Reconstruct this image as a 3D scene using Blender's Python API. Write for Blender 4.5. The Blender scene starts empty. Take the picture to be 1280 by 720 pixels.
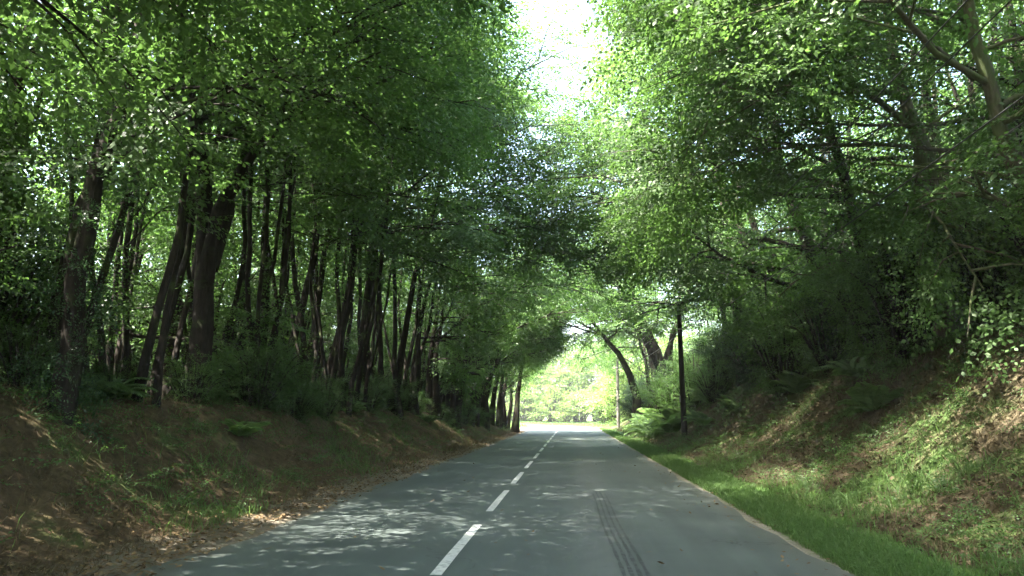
import bpy, math
import numpy as np
from mathutils import Vector
R = math.radians
HAZE = .0009
S = bpy.context.scene
COL = S.collection
PI = math.pi

# ------------------------------------------------------------------ render settings
S.render.engine = 'CYCLES'
cy = S.cycles
cy.max_bounces = 7; cy.diffuse_bounces = 4; cy.transmission_bounces = 5; cy.glossy_bounces = 2
cy.transparent_max_bounces = 4; cy.caustics_reflective = False; cy.caustics_refractive = False
cy.use_denoising = True
cy.sample_clamp_indirect = 8
S.view_settings.view_transform = 'Standard'
S.view_settings.look = 'None'
S.view_settings.exposure = 3.6
S.view_settings.gamma = 1.0

# ------------------------------------------------------------------ tagging
def tag(o, label=None, cat=None, group=None, kind=None):
    if label: o['label'] = label
    if cat: o['category'] = cat
    if group: o['group'] = group
    if kind: o['kind'] = kind
    return o

def empty(name, loc=(0, 0, 0)):
    o = bpy.data.objects.new(name, None); COL.objects.link(o); o.location = loc
    o.empty_display_size = .3
    return o

def link_mesh(name, me, mat=None, parent=None):
    o = bpy.data.objects.new(name, me); COL.objects.link(o)
    if mat and not me.materials: me.materials.append(mat)
    if parent: o.parent = parent
    return o

def quads_mesh(name, V, nq):
    """V (4*nq,3): loose quads."""
    me = bpy.data.meshes.new(name)
    me.vertices.add(len(V)); me.vertices.foreach_set('co', np.ascontiguousarray(V, np.float32).ravel())
    me.loops.add(4 * nq); me.loops.foreach_set('vertex_index', np.arange(4 * nq, dtype=np.int32))
    me.polygons.add(nq)
    me.polygons.foreach_set('loop_start', np.arange(0, 4 * nq, 4, dtype=np.int32))
    me.update(calc_edges=True)
    return me

# ------------------------------------------------------------------ ground shape
def sm(t):
    t = np.clip(t, 0, 1); return t * t * (3 - 2 * t)

def lump(x, y):
    return (np.sin(1.7 * x + .9 * y + 1.3) * np.sin(.8 * y - .6 * x) + .6 * np.sin(2.9 * y + 1.1 * x + .5) * np.sin(3.3 * x - .7 * y)
            + .4 * np.sin(5.3 * y - 2.3 * x) * np.sin(4.1 * x + 3.1 * y))

def ground(x, y):
    x = np.asarray(x, float); y = np.asarray(y, float)
    er = 1 - .93 * sm((y - 58) / 26); el = 1 - .95 * sm((y - 52) / 18)
    foot = 3.55 - .5 * sm((y - 20) / 20) + .12 * np.sin(y * .9)
    d = x - foot
    zr = .05 * sm((x - 2.2) / .8) + er * (2.75 * (sm(d / 4.4) * .75 + .25 * np.clip(d / 3.4, 0, 1)) + .13 * np.clip(x - 7.2, 0, 22))
    d2 = -x - 4.05 - .12 * np.sin(y * .7)
    zl = .05 * sm((-x - 3.5) / .6) + el * (1.4 * sm(d2 / 2.7) + .028 * np.clip(-x - 6.7, 0, 25))
    z = np.where(x > 0, zr, zl)
    rough = .09 * lump(x, y)
    amp = np.where(x > 0, sm((x - 2.8) / 1.3), sm((-x - 3.9) / 1.2)) * np.where(y > 75, .3, 1)
    z = z + rough * amp
    under = np.minimum(sm((x + 3.7) / .25), sm((2.42 - x) / .25))
    z = z - .03 * under - .008
    return z
def gz(x, y): return float(ground(x, y))

# ------------------------------------------------------------------ materials
def newmat(name):
    m = bpy.data.materials.new(name); m.use_nodes = True
    nt = m.node_tree; nt.nodes.clear()
    return m, nt
def N(nt, t, **kw):
    n = nt.nodes.new(t)
    for k, v in kw.items():
        if k.startswith('i_'):
            n.inputs[k[2:].replace('_', ' ')].default_value = v
        else: setattr(n, k, v)
    return n
def ramp(nt, fac, stops):
    r = nt.nodes.new('ShaderNodeValToRGB')
    e = r.color_ramp.elements
    while len(e) < len(stops): e.new(.5)
    for el, (p, c) in zip(e, stops):
        el.position = p; el.color = (*c, 1) if len(c) == 3 else c
    nt.links.new(fac, r.inputs['Fac'])
    return r.outputs['Color']
def noise(nt, vec, scale, detail=4, rough=.55, dist=0):
    n = N(nt, 'ShaderNodeTexNoise'); n.inputs['Scale'].default_value = scale
    n.inputs['Detail'].default_value = detail; n.inputs['Roughness'].default_value = rough; n.inputs['Distortion'].default_value = dist
    if vec is not None: nt.links.new(vec, n.inputs['Vector'])
    return n.outputs['Fac']
def mixc(nt, fac, a, b, bt='MIX'):
    m = N(nt, 'ShaderNodeMix', data_type='RGBA', blend_type=bt)
    for sock, v in ((m.inputs['Factor'], fac), (m.inputs['A'], a), (m.inputs['B'], b)):
        pass
    def put(idx, v):
        if hasattr(v, 'links') or isinstance(v, bpy.types.NodeSocket): nt.links.new(v, m.inputs[idx])
        else: m.inputs[idx].default_value = v if not isinstance(v, tuple) or len(v) == 4 else (*v, 1)
    put(0, fac); put(6, a); put(7, b)
    return m.outputs[2]
def mathn(nt, op, a, b=0.0, clamp=False):
    m = N(nt, 'ShaderNodeMath', operation=op, use_clamp=clamp)
    for i, v in enumerate((a, b)):
        if isinstance(v, bpy.types.NodeSocket): nt.links.new(v, m.inputs[i])
        else: m.inputs[i].default_value = v
    return m.outputs[0]
def maprange(nt, v, a, b, c=0.0, d=1.0):
    m = N(nt, 'ShaderNodeMapRange', interpolation_type='SMOOTHSTEP'); nt.links.new(v, m.inputs['Value'])
    for i, x in zip((1, 2, 3, 4), (a, b, c, d)): m.inputs[i].default_value = x
    return m.outputs[0]

def leaf_mat(name, c0, c1, tr, rough=.5, tmix=.42, spec=.35):
    """c0..c1: leaf colours (per leaf), tr: colour of the light that passes through."""
    m, nt = newmat(name)
    geo = N(nt, 'ShaderNodeNewGeometry'); oi = N(nt, 'ShaderNodeObjectInfo')
    v = mathn(nt, 'ADD', mathn(nt, 'MULTIPLY', geo.outputs['Random Per Island'], .75), mathn(nt, 'MULTIPLY', oi.outputs['Random'], .25))
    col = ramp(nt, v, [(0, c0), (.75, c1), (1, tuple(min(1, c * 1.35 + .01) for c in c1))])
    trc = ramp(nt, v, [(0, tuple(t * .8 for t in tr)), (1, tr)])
    p = N(nt, 'ShaderNodeBsdfPrincipled'); nt.links.new(col, p.inputs['Base Color'])
    p.inputs['Roughness'].default_value = rough; p.inputs['Specular IOR Level'].default_value = spec
    t = N(nt, 'ShaderNodeBsdfTranslucent'); nt.links.new(trc, t.inputs['Color'])
    mx = N(nt, 'ShaderNodeMixShader'); mx.inputs[0].default_value = tmix
    nt.links.new(p.outputs[0], mx.inputs[1]); nt.links.new(t.outputs[0], mx.inputs[2])
    o = N(nt, 'ShaderNodeOutputMaterial'); nt.links.new(mx.outputs[0], o.inputs['Surface'])
    return m

M = {}
M['leaf'] = leaf_mat('broad_leaf', (.042, .086, .027), (.074, .136, .040), (.12, .235, .048))
M['leaf_fresh'] = leaf_mat('bright_leaf', (.055, .112, .030), (.092, .165, .046), (.155, .30, .06))  # lighter green for shrubs; also brightens the steep-bank canopy by colour
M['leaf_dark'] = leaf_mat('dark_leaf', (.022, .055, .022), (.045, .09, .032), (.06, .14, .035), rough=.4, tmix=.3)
M['leaf_sun'] = leaf_mat('sun_tinted_leaf', (.085, .15, .035), (.14, .21, .055), (.22, .34, .07))  # sunlit glow of the far end put into a lighter, yellower leaf colour
M['fern'] = leaf_mat('fern_leaf', (.08, .14, .05), (.12, .20, .075), (.18, .30, .08), rough=.6)
M['grass'] = leaf_mat('grass_blade', (.065, .125, .035), (.11, .19, .055), (.15, .27, .06), rough=.6)
M['dry'] = leaf_mat('dry_stalk', (.07, .058, .034), (.125, .102, .06), (.16, .12, .06), rough=.8, tmix=.25, spec=.1)
M['litter'] = leaf_mat('fallen_leaf', (.10, .065, .035), (.20, .14, .075), (.10, .07, .03), rough=.8, tmix=.15, spec=.1)

def bark(name, a, b, moss=.5):
    m, nt = newmat(name)
    tc = N(nt, 'ShaderNodeTexCoord')
    mp = N(nt, 'ShaderNodeMapping'); mp.inputs['Scale'].default_value = (1, 1, .22); nt.links.new(tc.outputs['Object'], mp.inputs[0])
    n1 = noise(nt, mp.outputs[0], 16, 6, .65, .4)
    n2 = noise(nt, tc.outputs['Object'], 1.6, 5, .6)
    col = ramp(nt, n1, [(.3, a), (.7, b)])
    mo = maprange(nt, n2, .62 - .25 * moss, .8 - .25 * moss)
    col = mixc(nt, mathn(nt, 'MULTIPLY', mo, .75), col, (.07, .10, .03))
    p = N(nt, 'ShaderNodeBsdfPrincipled'); nt.links.new(col, p.inputs['Base Color']); p.inputs['Roughness'].default_value = .9
    p.inputs['Specular IOR Level'].default_value = .2
    bp = N(nt, 'ShaderNodeBump'); bp.inputs['Strength'].default_value = .7; bp.inputs['Distance'].default_value = .03
    nt.links.new(n1, bp.inputs['Height']); nt.links.new(bp.outputs[0], p.inputs['Normal'])
    o = N(nt, 'ShaderNodeOutputMaterial'); nt.links.new(p.outputs[0], o.inputs[0])
    return m
M['litter_dim'] = leaf_mat('dimmed_leaf', (.05, .040, .024), (.105, .082, .05), (.06, .045, .02), rough=.85, tmix=.12, spec=.1)  # fallen-leaf colour darkened so the sunny steep bank reads as shaded
M['bark'] = bark('dark_bark', (.011, .009, .007), (.042, .034, .027), .4)
M['bark_moss'] = bark('mossy_bark', (.05, .042, .03), (.16, .14, .10), .9)
M['bark_pale'] = bark('pale_bark', (.06, .055, .045), (.15, .14, .115), .6)

def asphalt():
    m, nt = newmat('asphalt')
    tc = N(nt, 'ShaderNodeTexCoord'); ob = tc.outputs['Object']
    mp = N(nt, 'ShaderNodeMapping'); mp.inputs['Scale'].default_value = (1, .07, 1); nt.links.new(ob, mp.inputs[0])
    grain = noise(nt, ob, 170, 3, .7)
    patch = noise(nt, ob, .55, 5, .6)
    streak = noise(nt, mp.outputs[0], 2.2, 4, .55)
    base = ramp(nt, grain, [(.25, (.043, .056, .052)), (.75, (.108, .131, .122))])
    base = mixc(nt, 1.0, base, ramp(nt, patch, [(.3, (.80, .80, .80)), (.7, (1.1, 1.1, 1.1))]), 'MULTIPLY')
    base = mixc(nt, 1.0, base, ramp(nt, streak, [(.35, (.86, .86, .86)), (.65, (1.10, 1.10, 1.08))]), 'MULTIPLY')
    sep = N(nt, 'ShaderNodeSeparateXYZ'); nt.links.new(ob, sep.inputs[0])
    # polished wheel path, dusty road edge
    w = mathn(nt, 'MULTIPLY', maprange(nt, sep.outputs[0], -.25, .25), maprange(nt, sep.outputs[0], .85, .35))
    base = mixc(nt, mathn(nt, 'MULTIPLY', w, .3), base, (.15, .155, .145))
    ed = mathn(nt, 'ADD', maprange(nt, sep.outputs[0], 1.85, 2.25), maprange(nt, sep.outputs[0], -3.1, -3.5))
    base = mixc(nt, mathn(nt, 'MULTIPLY', mathn(nt, 'MULTIPLY', ed, noise(nt, ob, 3, 4)), .55), base, (.14, .125, .09))
    # hairline cracks and tar-sealed seams
    wv = N(nt, 'ShaderNodeVectorMath', operation='ADD'); nz = N(nt, 'ShaderNodeTexNoise'); nz.inputs['Scale'].default_value = 2.2; nz.inputs['Detail'].default_value = 5
    nt.links.new(ob, nz.inputs['Vector']); nt.links.new(ob, wv.inputs[0])
    sc_ = N(nt, 'ShaderNodeVectorMath', operation='SCALE'); nt.links.new(nz.outputs['Color'], sc_.inputs[0]); sc_.inputs['Scale'].default_value = .9; nt.links.new(sc_.outputs[0], wv.inputs[1])
    vo = N(nt, 'ShaderNodeTexVoronoi', feature='DISTANCE_TO_EDGE'); vo.inputs['Scale'].default_value = .42; nt.links.new(wv.outputs[0], vo.inputs['Vector'])
    cr = mathn(nt, 'MULTIPLY', maprange(nt, vo.outputs['Distance'], .006, .0015), maprange(nt, noise(nt, ob, .5, 3), .47, .58))
    base = mixc(nt, mathn(nt, 'MULTIPLY', cr, .7), base, (.03, .033, .033))
    p = N(nt, 'ShaderNodeBsdfPrincipled'); nt.links.new(base, p.inputs['Base Color']); p.inputs['Roughness'].default_value = .78
    p.inputs['Specular IOR Level'].default_value = .4
    bp = N(nt, 'ShaderNodeBump'); bp.inputs['Strength'].default_value = .35; bp.inputs['Distance'].default_value = .006
    nt.links.new(grain, bp.inputs['Height']); nt.links.new(bp.outputs[0], p.inputs['Normal'])
    o = N(nt, 'ShaderNodeOutputMaterial'); nt.links.new(p.outputs[0], o.inputs[0])
    return m
M['asphalt'] = asphalt()

def worn(name, c, c2, thr, rough=.7):
    m, nt = newmat(name)
    tc = N(nt, 'ShaderNodeTexCoord'); n = noise(nt, tc.outputs['Object'], 14, 6, .7)
    col = ramp(nt, n, [(thr - .1, c2), (thr + .08, c)])
    p = N(nt, 'ShaderNodeBsdfPrincipled'); nt.links.new(col, p.inputs['Base Color']); p.inputs['Roughness'].default_value = rough
    o = N(nt, 'ShaderNodeOutputMaterial'); nt.links.new(p.outputs[0], o.inputs[0])
    return m
M['paint'] = worn('road_paint', (.56, .57, .54), (.17, .18, .175), .43)
M['rubber'] = worn('rubber_stain', (.022, .025, .025), (.062, .073, .070), .47)
M['wood'] = bark('creosoted_wood', (.018, .014, .011), (.05, .042, .034), .1)
M['wood_grey'] = bark('weathered_wood', (.11, .10, .085), (.24, .22, .19), .15)
M['metal'] = worn('galvanised_metal', (.30, .31, .31), (.16, .15, .14), .4, .45)
M['wire'] = worn('black_cable', (.02, .02, .02), (.03, .03, .03), .4, .5)
M['porcelain'] = worn('porcelain', (.62, .60, .55), (.4, .38, .34), .3, .25)

def soil():
    m, nt = newmat('woodland_ground')
    tc = N(nt, 'ShaderNodeTexCoord'); ob = tc.outputs['Object']
    sep = N(nt, 'ShaderNodeSeparateXYZ'); nt.links.new(ob, sep.inputs[0])
    X, Y = sep.outputs[0], sep.outputs[1]
    n1 = noise(nt, ob, .9, 6, .62, .3); n2 = noise(nt, ob, 7, 6, .65); n3 = noise(nt, ob, 45, 3, .7)
    Xn = mathn(nt, 'ADD', X, mathn(nt, 'MULTIPLY', mathn(nt, 'SUBTRACT', n2, .5), .55))
    litter = ramp(nt, n2, [(.25, (.045, .032, .02)), (.5, (.10, .07, .042)), (.75, (.16, .115, .065))])
    green = ramp(nt, n2, [(.3, (.035, .06, .018)), (.7, (.075, .12, .035))])
    bracken = ramp(nt, n2, [(.3, (.05, .04, .024)), (.7, (.10, .08, .048))])
    gravel = ramp(nt, n3, [(.3, (.15, .135, .105)), (.7, (.31, .29, .24))])
    meadow = ramp(nt, n1, [(.3, (.08, .13, .035)), (.7, (.14, .18, .06))])
    left = mixc(nt, mathn(nt, 'MULTIPLY', maprange(nt, n1, .52, .68), .7), litter, green)
    right = mixc(nt, maprange(nt, n1, .45, .6), bracken, green)
    verge = mixc(nt, maprange(nt, n1, .35, .55), bracken, (.075, .14, .035))
    right = mixc(nt, maprange(nt, Xn, 3.55, 3.2), right, verge)
    right = mixc(nt, maprange(nt, Xn, 2.40, 2.24), right, gravel)
    right = mixc(nt, maprange(nt, Xn, 7.2, 8.2), right, litter)
    left = mixc(nt, maprange(nt, Xn, -4.3, -4.0), left, mixc(nt, n1, litter, gravel))
    c = mixc(nt, maprange(nt, X, -.1, .1), left, right)
    far = mathn(nt, 'MAXIMUM', maprange(nt, Y, 64, 74), mathn(nt, 'MAXIMUM', maprange(nt, X, -27, -32), maprange(nt, X, 30, 36)))
    c = mixc(nt, far, c, meadow)
    p = N(nt, 'ShaderNodeBsdfPrincipled'); nt.links.new(c, p.inputs['Base Color']); p.inputs['Roughness'].default_value = .95
    p.inputs['Specular IOR Level'].default_value = .1
    bp = N(nt, 'ShaderNodeBump'); bp.inputs['Strength'].default_value = .8; bp.inputs['Distance'].default_value = .05
    nt.links.new(n2, bp.inputs['Height']); nt.links.new(bp.outputs[0], p.inputs['Normal'])
    o = N(nt, 'ShaderNodeOutputMaterial'); nt.links.new(p.outputs[0], o.inputs[0])
    return m
M['soil'] = soil()

# ------------------------------------------------------------------ the setting
xs = np.unique(np.concatenate([np.linspace(-400, -40, 13), np.linspace(-40, -12, 20), np.arange(-12, 12.01, .22), np.linspace(12, 40, 20), np.linspace(40, 400, 13)]).round(3))
ys = np.unique(np.concatenate([np.linspace(-120, -16, 12), np.arange(-16, 45, .35), np.arange(45, 90, .8), np.linspace(90, 600, 40)]).round(3))
gx, gy = np.meshgrid(xs, ys)
gv = np.stack([gx, gy, ground(gx, gy)], -1).reshape(-1, 3)
nx, ny = len(xs), len(ys)
idx = np.arange(nx * ny).reshape(ny, nx)
f = np.stack([idx[:-1, :-1], idx[:-1, 1:], idx[1:, 1:], idx[1:, :-1]], -1).reshape(-1, 4)
me = bpy.data.meshes.new('ground')
me.from_pydata(gv.tolist(), [], f.tolist()); me.polygons.foreach_set('use_smooth', np.ones(len(f), bool)); me.update()
tag(link_mesh('ground', me, M['soil']), kind='structure', label='earth ground rising into banks on both sides of the road')

# road: straight for 78 m, then bending away
BEND_Y, BEND_R = 74.0, 34.0
def road_frame(s):
    """distance along -> (x, y, heading) of the line x=0"""
    if s <= BEND_Y: return 0.0, s, 0.0
    a = min((s - BEND_Y) / BEND_R, 1.35); x = -BEND_R * (1 - math.cos(a)); y = BEND_Y + BEND_R * math.sin(a)
    rest = (s - BEND_Y) - a * BEND_R
    return x - math.sin(a) * rest, y + math.cos(a) * rest, a
def rp(s, off, z=0.0):
    x, y, a = road_frame(s)
    return (x + off * math.cos(a), y + off * math.sin(a), z)
offs = [-3.5, -2.4, -1.13, 0, 1.2, 2.2]
V, F = [], []
ss = list(np.arange(-40, 74, .6)) + list(np.arange(74, 150, 1.5))
for k, s in enumerate(ss):
    for j, o_ in enumerate(offs):
        wob = 0
        if j == 0: wob = .10 * math.sin(s * .8) + .07 * math.sin(s * 2.3 + 1)
        if j == len(offs) - 1: wob = .05 * math.sin(s * .9 + 2) + .04 * math.sin(s * 2.9)
        V.append(rp(s, o_ + wob, 0.0))
n = len(offs)
for k in range(len(ss) - 1):
    for j in range(n - 1): F.append((k * n + j, k * n + j + 1, (k + 1) * n + j + 1, (k + 1) * n + j))
me = bpy.data.meshes.new('road'); me.from_pydata(V, [], F); me.update()
tag(link_mesh('road', me, M['asphalt']), kind='structure', label='grey asphalt country road running straight under the trees')

# centre line: 3 m dashes, 1.33 m gaps, one sheet
V, F = [], []
s = 6.75 - 4.33 * 3
rr = np.random.default_rng(5)
while s < 120:
    L0, L1 = s, s + 3.0
    st = np.linspace(L0, L1, 7 if s > 60 else 4)
    b = len(V)
    for k, q in enumerate(st):
        V.append(rp(q, -1.172 + rr.normal() * .004, .004)); V.append(rp(q, -1.076 + rr.normal() * .004, .004))
    for k in range(len(st) - 1): F.append((b + 2 * k, b + 2 * k + 1, b + 2 * k + 3, b + 2 * k + 2))
    s += 4.33
me = bpy.data.meshes.new('road_markings'); me.from_pydata(V, [], F); me.update()
tag(link_mesh('road_markings', me, M['paint']), kind='structure', label='broken white centre line of worn road paint')

# dark tyre mark on the asphalt
V, F = [], []
for j, o_ in enumerate((.42, .485, .55, .615)):
    st = np.linspace(5.2, 14.2 - .4 * abs(j - 1.5), 60); b = len(V)
    for k, q in enumerate(st):
        w = .019 * (1 - .6 * (q - 5.2) / 9) * (1 + .25 * math.sin(q * 9 + j)); c = o_ + .012 * math.sin(q * 1.1) - .012 * (q - 5)
        V.append((c - w, q, .004)); V.append((c + w, q, .004))
    for k in range(len(st) - 1): F.append((b + 2 * k, b + 2 * k + 1, b + 2 * k + 3, b + 2 * k + 2))
me = bpy.data.meshes.new('tyre_mark'); me.from_pydata(V, [], F); me.update()
tag(link_mesh('tyre_mark', me, M['rubber']), 'dark ribbed tyre mark along the lane on the grey asphalt', 'tyre mark')

# ------------------------------------------------------------------ tree building
class Tubes:
    def __init__(s): s.V = []; s.F = []; s.n = 0
    def add(s, pts, rad, sides=6, cap=False, flare=0):
        pts = np.asarray(pts, float); rad = np.asarray(rad, float)
        t = np.gradient(pts, axis=0); t /= np.linalg.norm(t, axis=1)[:, None] + 1e-9
        up = np.array([0.03, 1.0, 0.05]) if abs(t[0][2]) > .7 else np.array([0, 0, 1.0])
        u = np.cross(t, up); u /= np.linalg.norm(u, axis=1)[:, None] + 1e-9
        w = np.cross(t, u)
        a = np.linspace(0, 2 * PI, sides, endpoint=False)
        rr = rad[:, None] * np.ones(sides)[None]
        if flare:
            fl = np.linspace(0, 1, len(pts))
            rr = rr * (1 + flare * (.22 * np.sin(3 * a + pts[0, 0])[None] + .1 * np.sin(5 * a + 1)[None]) * np.clip(1 - fl * 2.2, .25, 1)[:, None])
        ring = pts[:, None, :] + rr[:, :, None] * (np.cos(a)[None, :, None] * u[:, None, :] + np.sin(a)[None, :, None] * w[:, None, :])
        s.V.append(ring.reshape(-1, 3)); m = len(pts)
        i = np.arange(m - 1)[:, None] * sides + np.arange(sides)[None]; j = np.arange(m - 1)[:, None] * sides + (np.arange(sides)[None] + 1) % sides
        s.F.append(np.stack([i, j, j + sides, i + sides], -1).reshape(-1, 4) + s.n)
        s.n += m * sides
    def mesh(s, name):
        V = np.concatenate(s.V); F = np.concatenate(s.F).astype(np.int32)
        me = bpy.data.meshes.new(name)
        me.vertices.add(len(V)); me.vertices.foreach_set('co', V.astype(np.float32).ravel())
        me.loops.add(F.size); me.loops.foreach_set('vertex_index', F.ravel())
        me.polygons.add(len(F)); me.polygons.foreach_set('loop_start', np.arange(0, F.size, 4, dtype=np.int32))
        me.polygons.foreach_set('use_smooth', np.ones(len(F), bool))
        me.update(calc_edges=True)
        return me

def resample(pts, m):
    pts = np.asarray(pts, float)
    # Catmull-Rom through the joints
    P = np.vstack([2 * pts[0] - pts[1], pts, 2 * pts[-1] - pts[-2]]); n = len(pts) - 1
    out = []
    for q in np.linspace(0, n, m):
        i = min(int(q), n - 1); t = q - i
        a, b, c, d = P[i], P[i + 1], P[i + 2], P[i + 3]
        out.append(.5 * (2 * b + (c - a) * t + (2 * a - 5 * b + 4 * c - d) * t * t + (3 * b - a - 3 * c + d) * t ** 3))
    return np.array(out)

def spray_templates(seed, n_t, leaf_l, leaf_w, sub=5, per=.095, flat=.10):
    """A leafy twig, 1 m long: a fan of side twigs with alternate leaves."""
    rng = np.random.default_rng(seed); T = []
    for _ in range(n_t):
        tw = [((0, 0, 0), (1, 0, -.12), 1.0)]
        for k in range(sub):
            t = .18 + .75 * k / sub + rng.normal() * .03; sd = 1 if k % 2 else -1
            ang = R(48 + rng.normal() * 10) * sd; L = (.52 - .3 * abs(t - .4)) * rng.uniform(.8, 1.2)
            tw.append(((t, 0, -.12 * t * t), (math.cos(ang) * L, math.sin(ang) * L, -.10 * L + rng.normal() * flat * L), L))
        quads = []
        for (b, d, L) in tw:
            b = np.array(b); d = np.array(d); m = max(3, int(L / per)); dirn = d / np.linalg.norm(d)
            side = np.cross([0, 0, 1], dirn); side /= np.linalg.norm(side)
            for k in range(m):
                t = (k + .6 + rng.normal() * .15) / m; sd = 1 if k % 2 else -1
                p = b + d * t
                ax = dirn * (.55 + .25 * rng.random()) + side * sd * (.8 if k < m - 1 else .1) + np.array([0, 0, rng.normal() * .28 - .18])
                ax /= np.linalg.norm(ax); l = leaf_l * rng.uniform(.65, 1.2); w = leaf_w * rng.uniform(.7, 1.15)
                nrm = np.array([rng.normal() * .32, rng.normal() * .32, 1.0]); wd = np.cross(nrm, ax); wd /= np.linalg.norm(wd)
                nn = np.cross(ax, wd)
                quads.append([p, p + ax * l * .48 + wd * w * .5 - nn * w * .12, p + ax * l - nn * l * .12, p + ax * l * .48 - wd * w * .5 - nn * w * .12])
        T.append(np.array(quads).reshape(-1, 3))
    k = min(len(t) for t in T)
    k -= k % 4
    return np.stack([t[:k] for t in T])
SPR = spray_templates(3, 8, .092, .064, sub=6, per=.064, flat=.07)
SPR_FINE = spray_templates(4, 6, .082, .056, sub=6, per=.062)
SPR_NEAR = spray_templates(8, 8, .070, .050, sub=8, per=.053, flat=.07)
SPR_FAR = spray_templates(6, 4, .24, .17, sub=3, per=.19)

def spray_mesh(name, pos, dirs, scale, rng, T, roll=.28):
    pos = np.asarray(pos); d = np.asarray(dirs, float); d /= np.linalg.norm(d, axis=1)[:, None] + 1e-9
    m = len(pos); up = np.array([0, 0, 1.0])[None] + rng.normal(size=(m, 3)) * roll
    y = np.cross(up, d); y /= np.linalg.norm(y, axis=1)[:, None] + 1e-9
    z = np.cross(d, y)
    B = np.stack([d, y, z], 1) * np.asarray(scale)[:, None, None]
    t = T[rng.integers(0, len(T), m)]
    V = np.einsum('mki,mij->mkj', t, B) + pos[:, None, :]
    V = V.reshape(-1, 3)
    return quads_mesh(name, V, len(V) // 4)

def grow(rng, stems, h0=.35, n_limb=16, limb=4.5, road=None, bias=.5, keep=None, sides=9, sub=6, dens=1.15, spray=1.32, trunk_leaves=0, droop=.35, rise=(.15, .9), clip=None):
    """stems: list of (joints, r0, r1) -> tubes and sprays. road: unit xy direction in which limbs reach further."""
    tb = Tubes(); P, D, SC = [], [], []
    for (joints, r0, r1) in stems:
        pts = resample(joints, 14); m = len(pts)
        wob = np.cumsum(rng.normal(size=(m, 3)) * .05, axis=0); wob[0] = 0; wob[:, 2] = 0
        pts = pts + wob * min(1, r0 * 6 + .3)
        t = np.linspace(0, 1, m); rad = r0 + (r1 - r0) * t ** .85
        rad = rad * (1 + .45 * np.exp(-t * 16))
        pp = pts.copy(); pp[0, 2] -= .35
        tb.add(pp, rad, sides, flare=1)
        Ltot = np.linalg.norm(np.diff(pts, axis=0), axis=1).sum()
        nl = max(3, int(n_limb * min(1.3, Ltot / 11)))
        for k in range(nl):
            tt = h0 + (1 - h0) * ((k + rng.random() * .9) / nl); i = min(int(tt * (m - 1)), m - 2); q = tt * (m - 1) - i
            b = pts[i] * (1 - q) + pts[i + 1] * q; rb = (r0 + (r1 - r0) * tt) * rng.uniform(.32, .6)
            az = k * 2.4 + rng.normal() * .5
            if road is not None and rng.random() < .4: az = math.atan2(road[1], road[0]) + rng.normal() * .6
            L = limb * (1.05 - .55 * max(0, tt - .45) / .55) * rng.uniform(.7, 1.2)
            if road is not None: L *= 1 + bias * (math.cos(az) * road[0] + math.sin(az) * road[1])
            el = rng.uniform(*rise) * (.5 + .8 * tt)
            d = np.array([math.cos(az) * math.cos(el), math.sin(az) * math.cos(el), math.sin(el)])
            lp = [b]; c = d.copy()
            for s_ in range(6):
                c = c + rng.normal(size=3) * .13; c[2] -= droop * .16; c /= np.linalg.norm(c); lp.append(lp[-1] + c * L / 6)
            lp = np.array(lp)
            if clip is not None:
                ok = clip(lp)
                if not ok.all():
                    cut = int(np.argmin(ok))
                    if cut < 2: continue
                    lp = resample(lp[:cut], 7); L *= cut / 7
            tb.add(lp, np.linspace(rb, .012, 7), 5)
            ns = max(2, int(sub * dens * L / 4.2 + rng.random()))
            for s_ in range(ns):
                u = .22 + .78 * (s_ + rng.random() * .8) / ns; j = min(int(u * 6), 5); bb = lp[j] + (lp[j + 1] - lp[j]) * (u * 6 - j)
                dl = lp[j + 1] - lp[j]; dl /= np.linalg.norm(dl); sd = 1 if (s_ + k) % 2 else -1
                an = sd * R(rng.uniform(25, 65)); sdv = np.array([dl[0] * math.cos(an) - dl[1] * math.sin(an), dl[0] * math.sin(an) + dl[1] * math.cos(an), dl[2] * .6 + rng.normal() * .22])
                sl = L * rng.uniform(.22, .42) + .3; e = bb + sdv * sl + np.array([0, 0, -droop * .25 * sl])
                if clip is not None and not clip(e[None])[0]: e = bb + (e - bb) * .35
                mid = (bb + e) / 2 + np.array([0, 0, .06 * sl])
                tb.add(np.array([bb, mid, e]), [rb * .35 + .006, rb * .2 + .005, .004], 4)
                npp = max(3, int(sl * 2.9))
                for w_ in range(npp):
                    v = (w_ + .5 + rng.random() * .5) / npp; p = bb + (e - bb) * v
                    dd = sdv + rng.normal(size=3) * np.array([.5, .5, .18]) + np.array([0, 0, -droop * .8])
                    P.append(p); D.append(dd); SC.append(spray * rng.uniform(.6, 1.2))
            P.append(lp[-1]); D.append(lp[-1] - lp[-2]); SC.append(spray)
        for _ in range(int(trunk_leaves)):
            tt = rng.uniform(.12, .9); i = int(tt * (m - 1)); az = rng.random() * 2 * PI
            P.append(pts[i]); D.append(np.array([math.cos(az), math.sin(az), .2])); SC.append(spray * rng.uniform(.4, .8))
        P.append(pts[-1]); D.append(pts[-1] - pts[-2]); SC.append(spray)
    return tb, np.array(P), np.array(D), np.array(SC)

def open_air(Q, side, slot):
    fy = sm((Q[:, 1] - 44) / 8)
    e = ((Q[:, 0] + .6 + .15 * fy) / (4.2 - .5 * fy)) ** 2 + (Q[:, 2] / (6.3 - 1.4 * fy)) ** 2
    ok = e > 1
    if side > 0:
        ok = ok & ~((Q[:, 1] > 1) & (Q[:, 1] < 21) & (Q[:, 0] < 5.2) & (Q[:, 2] < 1.75 + .98 * np.maximum(Q[:, 0], 0)))
    if slot is not None:
        ok = ok & ((Q[:, 0] < slot + .5 * np.sin(Q[:, 1] * .9)) if side < 0 else (Q[:, 0] > slot + .45 * np.sin(Q[:, 1] * .8 + 1)))
    return ok

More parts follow.
